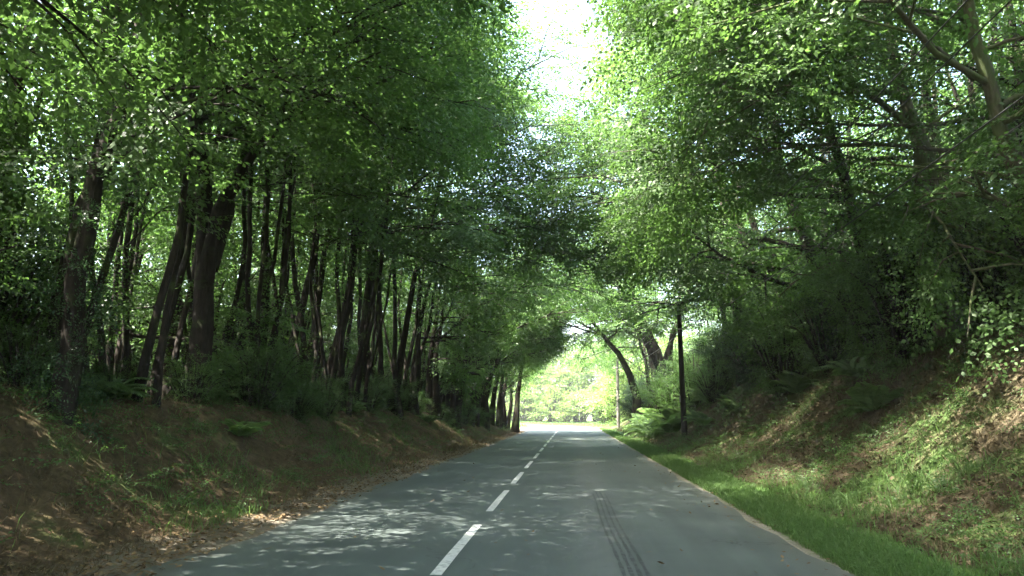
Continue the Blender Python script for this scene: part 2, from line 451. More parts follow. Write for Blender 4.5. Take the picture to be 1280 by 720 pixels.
def clear_of_road(base, slot):
    """which twigs survive: lorries and the verge cutter keep a tunnel open; slot = the strip of sky over the lane, trees of each side stop at it"""
    def keep(P, D, SC):
        W = P + D / (np.linalg.norm(D, axis=1)[:, None] + 1e-9) * SC[:, None] * .8
        ok = np.ones(len(P), bool)
        for Q in (P + base, W + base): ok &= open_air(Q, base[0], slot)
        ok &= (P + base)[:, 2] > ground((P + base)[:, 0], (P + base)[:, 1]) + .15
        return ok
    return keep

def ivy_mesh(rng, pts, r, n_):
    P, D, SC = [], [], []
    pts = resample(pts, 30)
    for _ in range(n_):
        i = int(rng.random() ** 1.2 * 29); a = rng.random() * 2 * PI; dirn = np.array([math.cos(a), math.sin(a), .0])
        P.append(pts[i] + dirn * r * rng.uniform(.8, 1.5)); D.append(dirn * .7 + np.array([0, 0, rng.uniform(-.9, .6)])); SC.append(rng.uniform(.3, .6))
    return spray_mesh('ivy', P, D, SC, rng, SPR_FINE, roll=.9)

def make_tree(name, base, stems, label, seed, cat='tree', group=None, leaf='leaf', barkm='bark', slot=None, T=None, ivy=0, tunnel=True, **kw):
    rng = np.random.default_rng(seed); base = np.array([base[0], base[1], gz(base[0], base[1])])
    root = tag(empty(name, base), label, cat, group)
    tb, P, D, SC = grow(rng, stems, clip=(lambda Q: open_air(Q + base, base[0], slot)) if tunnel else None, **kw)
    if tunnel:
        k = clear_of_road(base, slot)(P, D, SC); P, D, SC = P[k], D[k], SC[k]
        if T is None and base[1] < 18: T = SPR_NEAR
    link_mesh('trunk', tb.mesh('trunk'), M[barkm], root)
    link_mesh('crown', spray_mesh('crown', P, D, SC, rng, SPR if T is None else T), M[leaf], root)
    if ivy:
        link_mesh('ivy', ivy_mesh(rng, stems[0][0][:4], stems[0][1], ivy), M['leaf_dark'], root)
    return root

def copy_tree(root, loc, rz, sc, label, group):
    r = root.copy(); COL.objects.link(r); r.location = loc; r.rotation_euler = (0, 0, rz); r.scale = (sc, sc, sc)
    r['label'] = label
    if group: r['group'] = group
    for ch in list(root.children):
        c = ch.copy(); COL.objects.link(c); c.parent = r
    return r

def stem(rng, h, lean=(0, 0), r0=.2, r1=.04, start=(0, 0), curve=.4):
    """joints of one stem, relative to the base"""
    lx, ly = lean; k = 5; pts = []
    bx, by = rng.normal() * curve, rng.normal() * curve
    for i in range(k + 1):
        t = i / k; s_ = math.sin(t * PI)
        pts.append((start[0] + lx * t ** 1.3 + bx * s_ + rng.normal() * .08, start[1] + ly * t ** 1.3 + by * s_ + rng.normal() * .08, h * t))
    pts[0] = (start[0], start[1], 0)
    return (pts, r0, r1)

SLOT_L, SLOT_R = -1.5, .65
E = (1, 0); Wd = (-1, 0)
# ---- shaded bank: hero trees
g = 1.45
make_tree('oak_tree', (-6.9, 14.5), [
    ([(0, 0, 0), (.02, 0, 1.4), (.0, 0, 3.1), (-.25, -.1, 4.9), (-.5, -.3, 6.8), (-.3, -.5, 9.8), (.3, -.8, 12), (1.2, -.9, 16.5)], .235, .05),
    ([(.02, 0, 2.6), (.45, 0, 3.9), (1.2, -.2, 4.9), (2.3, -.5, 5.8), (3.7, -1.0, 7.0), (4.6, -1.4, 8.6)], .13, .04),
    ([(.02, .1, 2.9), (.25, .4, 4.6), (.5, .6, 7), (.8, .7, 10.5)], .15, .04)],
    'stout dark tree forking into three heavy limbs on the shaded bank', 11, slot=SLOT_L, road=E, h0=.42, n_limb=15, limb=4.2, barkm='bark', dens=.9)
make_tree('oak_tree', (-6.2, 9.4), [
    ([(0, 0, 0), (.05, 0, 1.8), (.2, .1, 3.4), (.5, .1, 5.0), (.9, 0, 8), (1.3, -.2, 12), (2.0, -.2, 16)], .135, .05),
    ([(-.5, .9, 0), (-.45, .9, 2), (-.1, 1, 4.5), (-.2, 1.1, 9)], .11, .04)],
    'tall dark tree leaning towards the road beside a thinner stem at the picture edge', 12, ivy=170, slot=SLOT_L, road=E, h0=.45, n_limb=14, limb=4.0, dens=.9)
rngA = np.random.default_rng(77)
front_left = [
    (-8.6, 16.6, 15.5, .17, (2.0, -.6), 'straight slim trunk just behind the three-limbed dark tree', 1),
    (-7.6, 19.2, 13, .15, (.8, -.5), 'slim tree leaning to the road past the three-limbed dark tree', 1),
    (-8.1, 21.8, 13, .18, (.3, .4), 'upright dark tree between two slim leaning ones on the shaded bank', 1),
    (-7.4, 23.6, 13, .24, (1.0, 0), 'dark double trunk with arching limbs on the shaded bank', 2),
    (-6.8, 26.2, 12.5, .22, (1.5, -.4), 'dark tree leaning strongly over the road above ferny undergrowth', 1),
    (-6.6, 29.0, 13, .20, (1.2, .3), 'cluster of three crooked dark stems on the shaded bank', 3),
    (-6.2, 32.0, 10, .20, (1.6, 0), 'twin dark stems at the start of the close row of trunks', 2),
]
for i, (x, y, h, r, ln, lab, ns) in enumerate(front_left):
    rng = np.random.default_rng(200 + i)
    sts = [stem(rng, h * rng.uniform(.8, 1), (ln[0] + rng.normal() * .6 * (ns > 1), ln[1] + rng.normal() * .5), r * (.72 if k == 0 else .5), .04, (rng.normal() * .3 * k, rng.normal() * .3 * k)) for k in range(ns)]
    make_tree('woodland_tree', (x, y), sts, lab, 300 + i, slot=SLOT_L if y < 25 else None, road=E, h0=.40 if y < 31 else .3, n_limb=14 if ns == 1 else 10, limb=4.4 if y < 25 else 5.0, bias=.6, dens=.9 if y < 25 else 1.0)
row = [(-5.9, 34.6), (-5.6, 37.0), (-5.9, 39.5), (-5.4, 42.0), (-5.6, 45.0), (-5.3, 48.0), (-5.2, 51.5), (-5.0, 55.0), (-4.9, 58.5)]
for i, (x, y) in enumerate(row):
    rng = np.random.default_rng(400 + i); ns = 3 if i % 2 else 2
    sts = [stem(rng, rng.uniform(8.5, 11) if not 33 < y < 46 else rng.uniform(6.3, 7.6), (1.3 + rng.normal() * .5, rng.normal() * .6), rng.uniform(.13, .24), .04, (rng.normal() * .3 * k, rng.normal() * .45 * k), .3) for k in range(ns)]
    make_tree('hedgerow_tree', (x, y), sts,
              'last tree of the close trunk row before the sunlit gap' if i == len(row) - 1 else 'dark many-stemmed tree arching over the road in the close trunk row',
              500 + i, group='close row of trunks on the shaded bank', slot=None if y < 44 else -.6, road=E, h0=.27, n_limb=12, limb=4.6 if not 33 < y < 46 else 4.0, bias=.7, droop=.7, dens=1.3, leaf='leaf' if i % 2 else 'leaf_fresh')

# ---- steep bank: hero trees
make_tree('oak_tree', (3.9, 47), [
    ([(0, 0, 0), (.9, .2, 1.3), (1.75, .4, 2.5), (1.3, .3, 3.8), (.3, 0, 5.8), (-.7, -.4, 8.0), (-1.3, -.8, 10.5)], .42, .07),
    ([(-.1, .8, 0), (-.15, .9, 2.0), (-.9, .6, 4.1), (-2.3, .2, 5.8), (-3.4, -.6, 7.7)], .30, .05),
    ([(.6, 1.2, 0), (1.5, 1.6, 3.2), (2.6, 1.7, 6.5), (3.1, 1.6, 10)], .26, .04)],
    'gnarled tree with crooked limbs spreading over the road behind the dark pole', 31, slot=None, road=Wd, h0=.62, n_limb=15, limb=4.2, leaf='leaf_fresh', ivy=110)
make_tree('oak_tree', (4.75, 45.2), [
    ([(0, 0, 0), (.3, 0, 1.6), (.2, .1, 3.2), (-.5, .2, 5.0), (-1.2, .2, 7.2), (-1.5, 0, 9.5)], .30, .05),
    ([(.3, .4, 0), (.8, .5, 2.0), (1.0, .5, 4.2), (1.9, .4, 7), (2.2, .2, 10)], .24, .05)],
    'dark tree with two curved trunks right behind the ferns and the black pole', 35, slot=None, road=Wd, h0=.55, n_limb=12, limb=3.4, leaf='leaf_fresh', ivy=60)
front_right = [
    (7.3, 12.4, 11, .15, (-1.4, .5), 'mossy leaning trunk nearest on top of the steep bank', 1, 'bark_moss'),
    (8.6, 13.8, 12, .18, (-2.0, 0), 'grey leaning trunk just behind the nearest mossy one on the steep bank', 1, 'bark_pale'),
    (7.6, 16.5, 12, .20, (-1.0, .2), 'mossy twin trunk among low leaves on top of the steep bank', 2, 'bark_moss'),
    (7.3, 20.3, 12, .20, (-1.4, 0), 'dark trunk hidden to the waist by shrubs above the grassy slope', 1, 'bark'),
    (7.6, 23.6, 13, .24, (-1.6, .4), 'ivy-clad dark tree over the black hollow in the steep bank', 1, 'bark'),
    (7.2, 27.4, 13, .22, (-2.0, 0), 'two dark stems rising behind the ivy-clad tree on the steep bank', 2, 'bark'),
    (6.6, 31.5, 13, .22, (-2.0, .3), 'dark curved trunk leaning out just beyond the dark pole', 1, 'bark'),
    (7.3, 36.5, 11, .2, (-1.8, 0), 'twin trunk above the ferns beyond the dark pole', 2, 'bark'),
    (8.2, 41.5, 10, .2, (-1.6, .4), 'bright-leaved tree beside the gnarled one above the ferns', 2, 'bark'),
    (5.8, 54.0, 9.5, .2, (-1.6, 0), 'leafy tree just past the gnarled one over the road', 2, 'bark'),
    (6.2, 60.0, 9, .2, (-1.5, 0), 'leafy tree level with the pale pole', 2, 'bark'),
    (6.4, 69.5, 8, .18, (-.8, 0), 'last roadside tree beyond the pale pole', 2, 'bark'),
]
for i, (x, y, h, r, ln, lab, ns, bk) in enumerate(front_right):
    rng = np.random.default_rng(600 + i)
    sts = [stem(rng, h * rng.uniform(.8, 1), (ln[0] + rng.normal() * .7 * (ns > 1), ln[1] + rng.normal() * .5), r * (1 if k == 0 else .7), .04, (rng.normal() * .35 * k, rng.normal() * .35 * k)) for k in range(ns)]
    make_tree('woodland_tree', (x, y), sts, lab, 700 + i, slot=SLOT_R if y < 26 else None, road=Wd, h0=.16 if y < 34 else .42 if y < 62 else .25, n_limb=18 if ns == 1 else 12,
              limb=4.2 if not 34 < y < 46 else 2.9, bias=.6, barkm=bk, leaf='leaf_fresh' if i % 3 != 1 or y > 30 else 'leaf', dens=1.55 if y < 19 else 1.15 if y < 26 else 1.0, ivy=160 if 'ivy' in lab and 'behind' not in lab else 0, droop=.5)

# ---- prototypes for the rows behind, copied
def proto(seed, h, r, ns, leaf, barkm, **kw):
    rng = np.random.default_rng(seed)
    sts = [stem(rng, h * rng.uniform(.85, 1), (rng.normal() * .5, rng.normal() * .5), r * (1 if k == 0 else .75), .035, (rng.normal() * .3 * k, rng.normal() * .3 * k)) for k in range(ns)]
    return dict(name='woodland_tree', stems=sts, seed=seed + 1, leaf=leaf, barkm=barkm, kw=kw)
PRO = [proto(900, 13, .2, 1, 'leaf', 'bark', h0=.28, n_limb=16, limb=3.6), proto(910, 12, .14, 2, 'leaf', 'bark', h0=.3, n_limb=11, limb=3.2),
       proto(920, 14, .24, 1, 'leaf', 'bark', h0=.33, n_limb=17, limb=4.0), proto(930, 9, .09, 2, 'leaf_fresh', 'bark', h0=.15, n_limb=10, limb=2.6),
       proto(940, 11, .13, 3, 'leaf', 'bark', h0=.22, n_limb=8, limb=3.0),
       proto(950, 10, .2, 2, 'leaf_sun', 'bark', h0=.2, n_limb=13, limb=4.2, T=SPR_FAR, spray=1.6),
       proto(960, 11, .075, 2, 'leaf', 'bark', h0=.5, n_limb=9, limb=2.6)]
made = {}
def place(k, x, y, rz, sc, label, group=None):
    p = PRO[k]; loc = (x, y, gz(x, y))
    if k not in made:
        made[k] = make_tree(p['name'], (x, y), p['stems'], label, p['seed'], group=group, leaf=p['leaf'], barkm=p['barkm'], tunnel=False, dens=.8, **p['kw'])
        made[k].rotation_euler = (0, 0, rz); made[k].scale = (sc,) * 3
        return made[k]
    return copy_tree(made[k], loc, rz, sc, label, group)
rng = np.random.default_rng(1234)
GL = 'trees deep in the shaded wood'; GR = 'trees crowding behind the steep bank'
spots = []
for y in np.arange(-6, 62, 3.1):
    for x0 in (-10.5, -14.5, -19.5):
        if x0 < -18 and rng.random() < .5: continue
        spots.append((x0 + rng.normal() * 1.1, y + rng.normal() * 1.1))
for i, (x, y) in enumerate(spots):
    place(int(rng.integers(0, 5)), x, y, rng.random() * 6.3, rng.uniform(.85, 1.15), 'dim slender tree in the crowd of stems deep in the shaded wood', GL)
for y in np.arange(-4, 68, 3.4):
    for x0 in (11.0, 15.5, 21):
        if x0 > 18 and rng.random() < .35: continue
        place(int(rng.integers(0, 5)), x0 + rng.normal() * 1.1, y + rng.normal() * 1.1, rng.random() * 6.3, rng.uniform(.85, 1.15),
              'leafy tree in the sunlit crowd behind the steep grassy bank', GR)
for i, (x, y) in enumerate([(-7.6, 11.2), (-8.2, 15.2), (-7.3, 16.2), (-7.8, 18.2), (-7.0, 22.8), (-6.9, 27.4), (-6.6, 30.8), (-7.6, 24.9), (-6.7, 12.0), (-6.8, 17.4), (-6.5, 19.8), (-6.4, 22.4), (-8.9, 12.0), (-7.9, 13.2), (-9.4, 15.4), (-7.0, 17.6), (-8.8, 19.6), (-7.0, 20.8), (-8.9, 23.4), (-6.7, 24.6), (-8.0, 26.6), (-7.6, 28.2), (-7.2, 30.6), (-6.9, 33.2), (-7.0, 36.0), (-6.7, 38.4), (-6.6, 41.0), (-6.4, 44.0), (-6.4, 47.0)]):
    place(6, x, y, rng.random() * 6, rng.uniform(.8, 1.1), 'slender dark sapling stem between the bigger trunks on the crest of the shaded bank', 'slender stems on the crest of the shaded bank')
for i, y in enumerate(np.arange(10.5, 36, 2.9)):
    place((0, 4, 1)[i % 3], 9.6 + rngA.normal() * .5, y + rngA.normal() * .5, rngA.random() * 6, rngA.uniform(.85, 1.05), 'leafy tree filling the wall of leaves just behind the front trunks of the steep bank', 'second line of trees on the steep bank')
# trees beside and behind the car, which shade the road from outside the picture
for (x, y) in ((-7, 4.6), (-6.8, .6), (-6.8, -3.5), (-7.4, -8), (-7, -13), (7.6, 6.5), (8.2, 1), (7.8, -5), (8, -12)):
    r_ = np.random.default_rng(int(1000 + x * 7 + y * 13)); lx = -.25 * x
    make_tree('woodland_tree', (x, y), [stem(r_, 15 if x < 0 else 12, (lx, 0), .24, .05), stem(r_, 10, (lx * .5, .6), .16, .04, (0, .4))], 'roadside tree shading the near stretch of road', int(1500 + x * 7 + y * 13), group='trees beside the near stretch of road',
              slot=-.7 if x < 0 else .3, road=(-x / abs(x), 0), h0=.25 if x < 0 else .5, n_limb=15, limb=4.6, bias=.7, dens=1.75 if x < 0 else 1.1)

# ------------------------------------------------------------------ shrubs
def make_bush(name, seed, h, w, n_, leaf, T, label, loc, cat='shrub', group=None, barkm='bark', dn=.95):
    rng = np.random.default_rng(seed); tb = Tubes(); P, D, SC = [], [], []
    for k in range(n_):
        az = rng.random() * 2 * PI; sp = rng.random() ** .7; top = np.array([math.cos(az) * w * sp, math.sin(az) * w * sp, h * (1.05 - .55 * sp * sp) * rng.uniform(.65, 1.05)])
        b = np.array([math.cos(az) * .12 * w, math.sin(az) * .12 * w, -.1]); mid = b * .4 + top * .6 + np.array([0, 0, .22 * h]) * (1 - .5 * sp); mid[2] = min(mid[2], top[2] * .95 + .05)
        pts = resample([b, mid, top], 7); tb.add(pts, np.linspace(.028 * h / 2.5 + .006, .006, 7), 5)
        for u in np.arange(.25 if name == 'hazel_shrub' else .06, 1.01, .11 / dn):
            i = min(int(u * 6), 5); p = pts[i] + (pts[i + 1] - pts[i]) * (u * 6 - i)
            a2 = az + rng.normal() * 1.1; P.append(p); D.append([math.cos(a2), math.sin(a2), rng.normal() * .35 + .1]); SC.append(rng.uniform(.35, .75) * (.4 + .25 * h))
    base = np.array([loc[0], loc[1], gz(loc[0], loc[1])])
    root = tag(empty(name, base), label, cat, group)
    link_mesh('stems', tb.mesh('stems'), M[barkm], root)
    link_mesh('foliage', spray_mesh('foliage', np.array(P), np.array(D), np.array(SC), rng, T, roll=.6), M[leaf], root)
    return root
b_hazel = make_bush('hazel_shrub', 50, 3.4, 1.7, 34, 'leaf', SPR, 'spreading hazel shrub filling the gap behind the three-limbed dark tree', (-9.3, 13.2))
b_low = make_bush('bramble_shrub', 51, 1.5, 1.1, 34, 'leaf', SPR_FINE, 'low bramble shrub at the foot of the three-limbed dark tree', (-6.3, 15.9))
b_fresh = make_bush('dogwood_shrub', 55, 2.4, 1.3, 36, 'leaf_fresh', SPR_FINE, 'fresh green shrub among the ferns just behind the dark pole', (5.2, 35.2))
for (x, y, s_, l) in ((5.9, 37.6, 1.1, 'fresh green shrub higher on the bank above the ferns'), (6.6, 39.6, .9, 'fresh green shrub highest on the bank between the ferns and the dark trees'), (5.6, 32.6, .8, 'small fresh green shrub right beside the dark pole'), (4.5, 37.2, 1.15, 'tall fresh green shrub rising from the middle of the ferns')):
    copy_tree(b_fresh, (x, y, gz(x, y)), rngA.random() * 6, s_, l, None)
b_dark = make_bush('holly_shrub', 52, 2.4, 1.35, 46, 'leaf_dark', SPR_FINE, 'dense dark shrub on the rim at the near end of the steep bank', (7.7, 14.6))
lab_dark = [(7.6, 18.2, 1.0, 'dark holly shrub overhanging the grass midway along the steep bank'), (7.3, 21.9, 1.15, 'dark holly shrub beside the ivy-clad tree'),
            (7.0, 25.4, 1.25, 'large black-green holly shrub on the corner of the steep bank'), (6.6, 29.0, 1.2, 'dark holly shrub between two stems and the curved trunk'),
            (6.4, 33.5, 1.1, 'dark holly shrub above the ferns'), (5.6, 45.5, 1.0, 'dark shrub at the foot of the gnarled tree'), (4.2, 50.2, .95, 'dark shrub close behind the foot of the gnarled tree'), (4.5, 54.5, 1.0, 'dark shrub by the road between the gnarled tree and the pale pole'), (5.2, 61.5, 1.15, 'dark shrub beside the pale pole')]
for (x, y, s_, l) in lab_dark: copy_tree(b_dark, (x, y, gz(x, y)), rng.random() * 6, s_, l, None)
GS = 'shrubs under the trees of the shaded wood'; GS2 = 'shrubs under the trees behind the steep bank'
for y in np.arange(7, 60, 3.2):
    for x0 in (-9.2, -13, -17.5, -22):
        x = x0 + rng.normal() * .9; yy = y + rng.normal() * 1.0
        if abs(x + 9.3) < 1 and abs(yy - 13.2) < 1.5: continue
        copy_tree(b_hazel, (x, yy, gz(x, yy)), rng.random() * 6, rng.uniform(.75, 1.35), 'hazel shrub in the dim undergrowth deep in the shaded wood', GS)
for y in np.arange(37, 62, 2.1):
    x = -7.6 + rngA.normal() * .4
    copy_tree(b_hazel, (x, y, gz(x, y)), rngA.random() * 6, rngA.uniform(.9, 1.3), 'dark hazel shrub closing the gaps between the trunks of the close row', 'shrubs behind the close row of trunks')
for y in np.arange(8, 60, 3.6):
    for x0 in (9.4, 13):
        x = x0 + rng.normal() * .7; yy = y + rng.normal() * 1.0
        copy_tree(b_hazel, (x, yy, gz(x, yy)), rng.random() * 6, rng.uniform(.7, 1.15), 'hazel shrub between the trunks behind the steep bank', GS2)
copy_tree(b_hazel, (-7.3, 7.4, gz(-7.3, 7.4)), 1.0, .95, 'leafy shrub in front of the tall leaning dark tree at the picture edge', None)
copy_tree(b_hazel, (-8.4, 10.6, gz(-8.4, 10.6)), 2.6, 1.0, 'hazel shrub between the tall leaning tree and the three-limbed tree', None)
for i, y in enumerate(np.arange(10.2, 33, 2.3)):
    x = 7.25 - .03 * (y - 10) + rngA.normal() * .3
    copy_tree(b_fresh, (x, y, gz(x, y)), rngA.random() * 6, rngA.uniform(.9, 1.35), 'leafy green shrub hanging over the rim of the steep bank', 'leafy shrubs on the rim of the steep bank')
GB = 'brambles along the shaded bank'
for i, y in enumerate(np.arange(8.2, 58, 1.9)):
    x = -6.7 + .6 * sm((y - 20) / 20) + rng.normal() * .3
    copy_tree(b_low, (x, y, gz(x, y) - .05), rng.random() * 6, rng.uniform(.45, .9), 'low bramble shrub along the crest of the shaded bank', GB)

# ---- sunlit end of the tunnel
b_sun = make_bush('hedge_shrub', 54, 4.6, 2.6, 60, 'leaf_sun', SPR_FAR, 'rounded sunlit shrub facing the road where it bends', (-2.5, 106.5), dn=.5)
GH = 'sunlit shrubs beyond the bend'
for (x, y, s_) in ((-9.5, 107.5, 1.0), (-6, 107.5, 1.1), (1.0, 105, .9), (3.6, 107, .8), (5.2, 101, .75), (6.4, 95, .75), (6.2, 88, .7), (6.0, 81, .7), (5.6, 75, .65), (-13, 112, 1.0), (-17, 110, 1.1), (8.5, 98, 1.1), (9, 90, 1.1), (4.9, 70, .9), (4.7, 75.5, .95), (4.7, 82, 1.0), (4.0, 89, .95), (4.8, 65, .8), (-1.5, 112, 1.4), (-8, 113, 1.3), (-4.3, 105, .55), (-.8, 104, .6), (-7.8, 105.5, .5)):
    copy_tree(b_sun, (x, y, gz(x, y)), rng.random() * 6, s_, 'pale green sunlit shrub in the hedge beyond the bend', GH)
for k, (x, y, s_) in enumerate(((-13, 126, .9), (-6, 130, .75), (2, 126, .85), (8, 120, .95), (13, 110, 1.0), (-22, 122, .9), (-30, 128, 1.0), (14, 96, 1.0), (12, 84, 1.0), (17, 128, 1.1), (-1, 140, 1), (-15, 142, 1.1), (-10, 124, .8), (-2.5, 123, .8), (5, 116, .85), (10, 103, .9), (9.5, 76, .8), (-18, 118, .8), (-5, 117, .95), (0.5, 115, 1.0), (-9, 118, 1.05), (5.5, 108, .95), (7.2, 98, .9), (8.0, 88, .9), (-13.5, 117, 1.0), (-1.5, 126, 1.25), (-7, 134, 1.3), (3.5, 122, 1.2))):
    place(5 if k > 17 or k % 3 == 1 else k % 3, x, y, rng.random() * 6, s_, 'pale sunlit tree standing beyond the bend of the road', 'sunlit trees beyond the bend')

# ------------------------------------------------------------------ ferns on the steep bank
def fern_mesh(seed, nf=17, L=1.15):
    rng = np.random.default_rng(seed); Q = []
    for k in range(nf):
        az = k * 2.4 + rng.normal() * .3; l = L * rng.uniform(.7, 1.1); el0 = R(rng.uniform(52, 80)); pts = [np.zeros(3)]
        for s_ in range(14):
            e = el0 - s_ / 13 * R(rng.uniform(70, 100)); pts.append(pts[-1] + np.array([math.cos(az) * math.cos(e), math.sin(az) * math.cos(e), math.sin(e)]) * l / 14)
        pts = np.array(pts)
        for s_ in range(2, 14):
            t = pts[s_ + 1 if s_ < 14 else s_] - pts[s_ - 1]; t /= np.linalg.norm(t); side = np.cross(t, [0, 0, 1]); side /= np.linalg.norm(side) + 1e-6
            wl = .30 * l * math.sin(PI * (s_ / 14) ** .75) + .03
            for sd in (-1, 1):
                for h_ in (0, .5):
                    p = pts[s_] + t * l / 14 * h_; ax = side * sd * .9 + t * .45 + np.array([0, 0, -.18]); w = t * .026 * L
                    Q.append([p - w, p + ax * wl * .6 - w * .9, p + ax * wl + np.array([0, 0, -.03]), p + ax * wl * .6 + w * .9])
    V = np.array(Q).reshape(-1, 3)
    return quads_mesh('fern', V, len(Q))
fm = [fern_mesh(70), fern_mesh(71, 14, 1.3)]
fern_spots = [(3.6, 33.2, 1.2), (3.9, 34.6, 1.3), (3.4, 35.8, 1.3), (4.2, 36.8, 1.4), (3.3, 37.8, 1.3), (4.6, 38.5, 1.3), (3.2, 39.8, 1.3), (4.0, 41, 1.4), (3.2, 42.5, 1.3), (4.9, 35.4, 1.2), (5.0, 33.3, 1.0), (3.6, 44.2, 1.2),
              (4.9, 36, 1.3), (5.3, 37, 1.3), (5.1, 34.6, 1.2), (5.7, 36, 1.2), (5.6, 34.8, 1.1),
              (4.8, 30.5, .8), (5.3, 27.0, .8), (6.1, 22.5, .85), (6.3, 18.5, .7), (5.6, 15.5, .7)]
for i, (x, y, s_) in enumerate(fern_spots):
    o = link_mesh('fern', fm[i % 2], M['fern']); o.location = (x, y, gz(x, y) - .03); o.rotation_euler = (R(rng.normal() * 6), R(-12), rng.random() * 6); s_ *= .95 if i < 17 else 1; o.location.x += .45 if i < 17 else 0; o.location.z = gz(o.location.x, y) - .03; o.scale = (s_,) * 3
    tag(o, 'bright arching fern in the clump behind the dark pole' if i < 17 else 'small arching fern alone on the grassy slope before the dark pole', 'fern', 'ferns behind the dark pole' if i < 17 else 'ferns on the grassy slope')
GF = 'ferns on the shaded bank'
for y in np.arange(11, 48, 2.4):
    x = -5.6 - abs(rng.normal()) * 1.6; yy = y + rng.normal() * .5
    o = link_mesh('fern', fm[int(rng.integers(0, 2))], M['fern']); o.location = (x, yy, gz(x, yy) - .03); o.rotation_euler = (0, R(8), rng.random() * 6); s_ = rng.uniform(.5, .85); o.scale = (s_,) * 3
    tag(o, 'dim green fern among brambles on the shaded bank', 'fern', GF)

# ------------------------------------------------------------------ ground cover (stuff)
def blades(name, X, Y, H, W, rng, mat, lean=.5, dx=None):
    n_ = len(X); Z = ground(X, Y); az = rng.random(n_) * 2 * PI; d = np.stack([np.cos(az), np.sin(az), np.zeros(n_)], -1)
    tipd = rng.normal(size=(n_, 2)) * lean
    base = np.stack([X, Y, Z - .02], -1); mid = base + np.stack([tipd[:, 0] * H * .35, tipd[:, 1] * H * .35, H * .6], -1)
    tip = base + np.stack([tipd[:, 0] * H, tipd[:, 1] * H, H * (1 - .25 * np.abs(tipd).sum(1).clip(0, 2))], -1)
    w = d * (W[:, None] * .5)
    V = np.stack([base - w, base + w, mid + w * .8, tip], 1)
    V[:, 3] = tip; V = np.stack([base - w, mid - w * .7, tip, mid + w * .7], 1).reshape(-1, 3)
    return tag(link_mesh(name, quads_mesh(name, V, n_), M[mat]), kind='stuff')
def along(rng, n_, y0, y1, p=2.0):
    """distances crowded towards the car"""
    return y0 + (y1 - y0) * rng.random(n_) ** p
rg = np.random.default_rng(99)
# green verge and sward of the steep bank, in tufts
n_ = 90000
Y = along(rg, n_, 3, 72, 1.9); X = 2.28 + np.abs(rg.normal(size=n_)) * .36 + .05 * rg.random(n_)
keepm = (lump(X * .7, Y * .6) > -.55); X, Y = X[keepm], Y[keepm]
blades('verge_grass', X, Y, rg.uniform(.05, .17, len(X)), rg.uniform(.008, .018, len(X)), rg, 'grass')['label'] = 'bright green grass along the road edge below the steep bank'
n_ = 130000
Y = along(rg, n_, 4, 66, 1.7); X = rg.uniform(3.2, 9.0, n_); q = lump(X * .55 + 3, Y * .45) + rg.normal(size=n_) * .35
k = q > .6; X1, Y1 = X[k], Y[k]
blades('bank_grass', X1, Y1, rg.uniform(.10, .32, len(X1)), rg.uniform(.010, .022, len(X1)), rg, 'grass', .8)['label'] = 'long green grass in patches on the steep bank'
k = (q <= .3) & (rg.random(n_) < .7); X2, Y2 = X[k], Y[k]
blades('dry_grass', X2, Y2, rg.uniform(.05, .22, len(X2)), rg.uniform(.009, .02, len(X2)), rg, 'dry', .95)['label'] = 'straw-coloured dead grass and bracken on the steep bank'
n_ = 70000
Y = along(rg, n_, 4, 60, 1.8); X = -rg.uniform(3.9, 9.0, n_); q = lump(X * .6 + 2, Y * .5) + rg.normal(size=n_) * .4
k = q > .8; X1, Y1 = X[k], Y[k]
blades('shade_grass', X1, Y1, rg.uniform(.08, .30, len(X1)), rg.uniform(.008, .018, len(X1)), rg, 'grass', .9)['label'] = 'thin woodland grass on the shaded bank'
k = q < .0; X1, Y1 = X[k], Y[k]
blades('dead_stalks', X1, Y1, rg.uniform(.06, .22, len(X1)), rg.uniform(.008, .016, len(X1)), rg, 'dry', 1.1)['label'] = 'brown dead stalks on the shaded bank'
# leafy ground cover
def cover(name, n_, x0, x1, y0, y1, mat, label, sc=(.25, .6), p=1.7, T=SPR_FINE, thr=-9, up=.5):
    Y = along(rg, n_, y0, y1, p); X = rg.uniform(x0, x1, n_); k = lump(X * .8 + 1, Y * .7) > thr; X, Y = X[k], Y[k]; m = len(X)
    az = rg.random(m) * 2 * PI; D = np.stack([np.cos(az), np.sin(az), rg.uniform(0, up, m)], -1)
    P = np.stack([X, Y, ground(X, Y) + rg.uniform(.02, .18, m)], -1)
    me = spray_mesh(name, P, D, rg.uniform(*sc, m), rg, T, roll=.4)
    return tag(link_mesh(name, me, M[mat]), label, kind='stuff')
cover('ground_ivy', 5200, -12, -4.3, 4, 62, 'leaf', 'low ivy and herbs over the shaded bank', thr=-.35, sc=(.2, .5))
cover('bank_ivy', 2600, 3.4, 8.5, 5, 60, 'leaf', 'low dull green ivy creeping over the brown soil of the steep bank', sc=(.16, .4), up=.25)
cover('bank_herbs', 1700, 3.5, 8.5, 5, 60, 'leaf', 'leafy herbs scattered over the steep bank', thr=.0, sc=(.22, .5), up=.9)
cover('wood_floor_plants', 2200, -24, -9, 6, 62, 'leaf', 'dim leafy plants over the floor of the shaded wood', sc=(.5, 1.0), p=1.2)
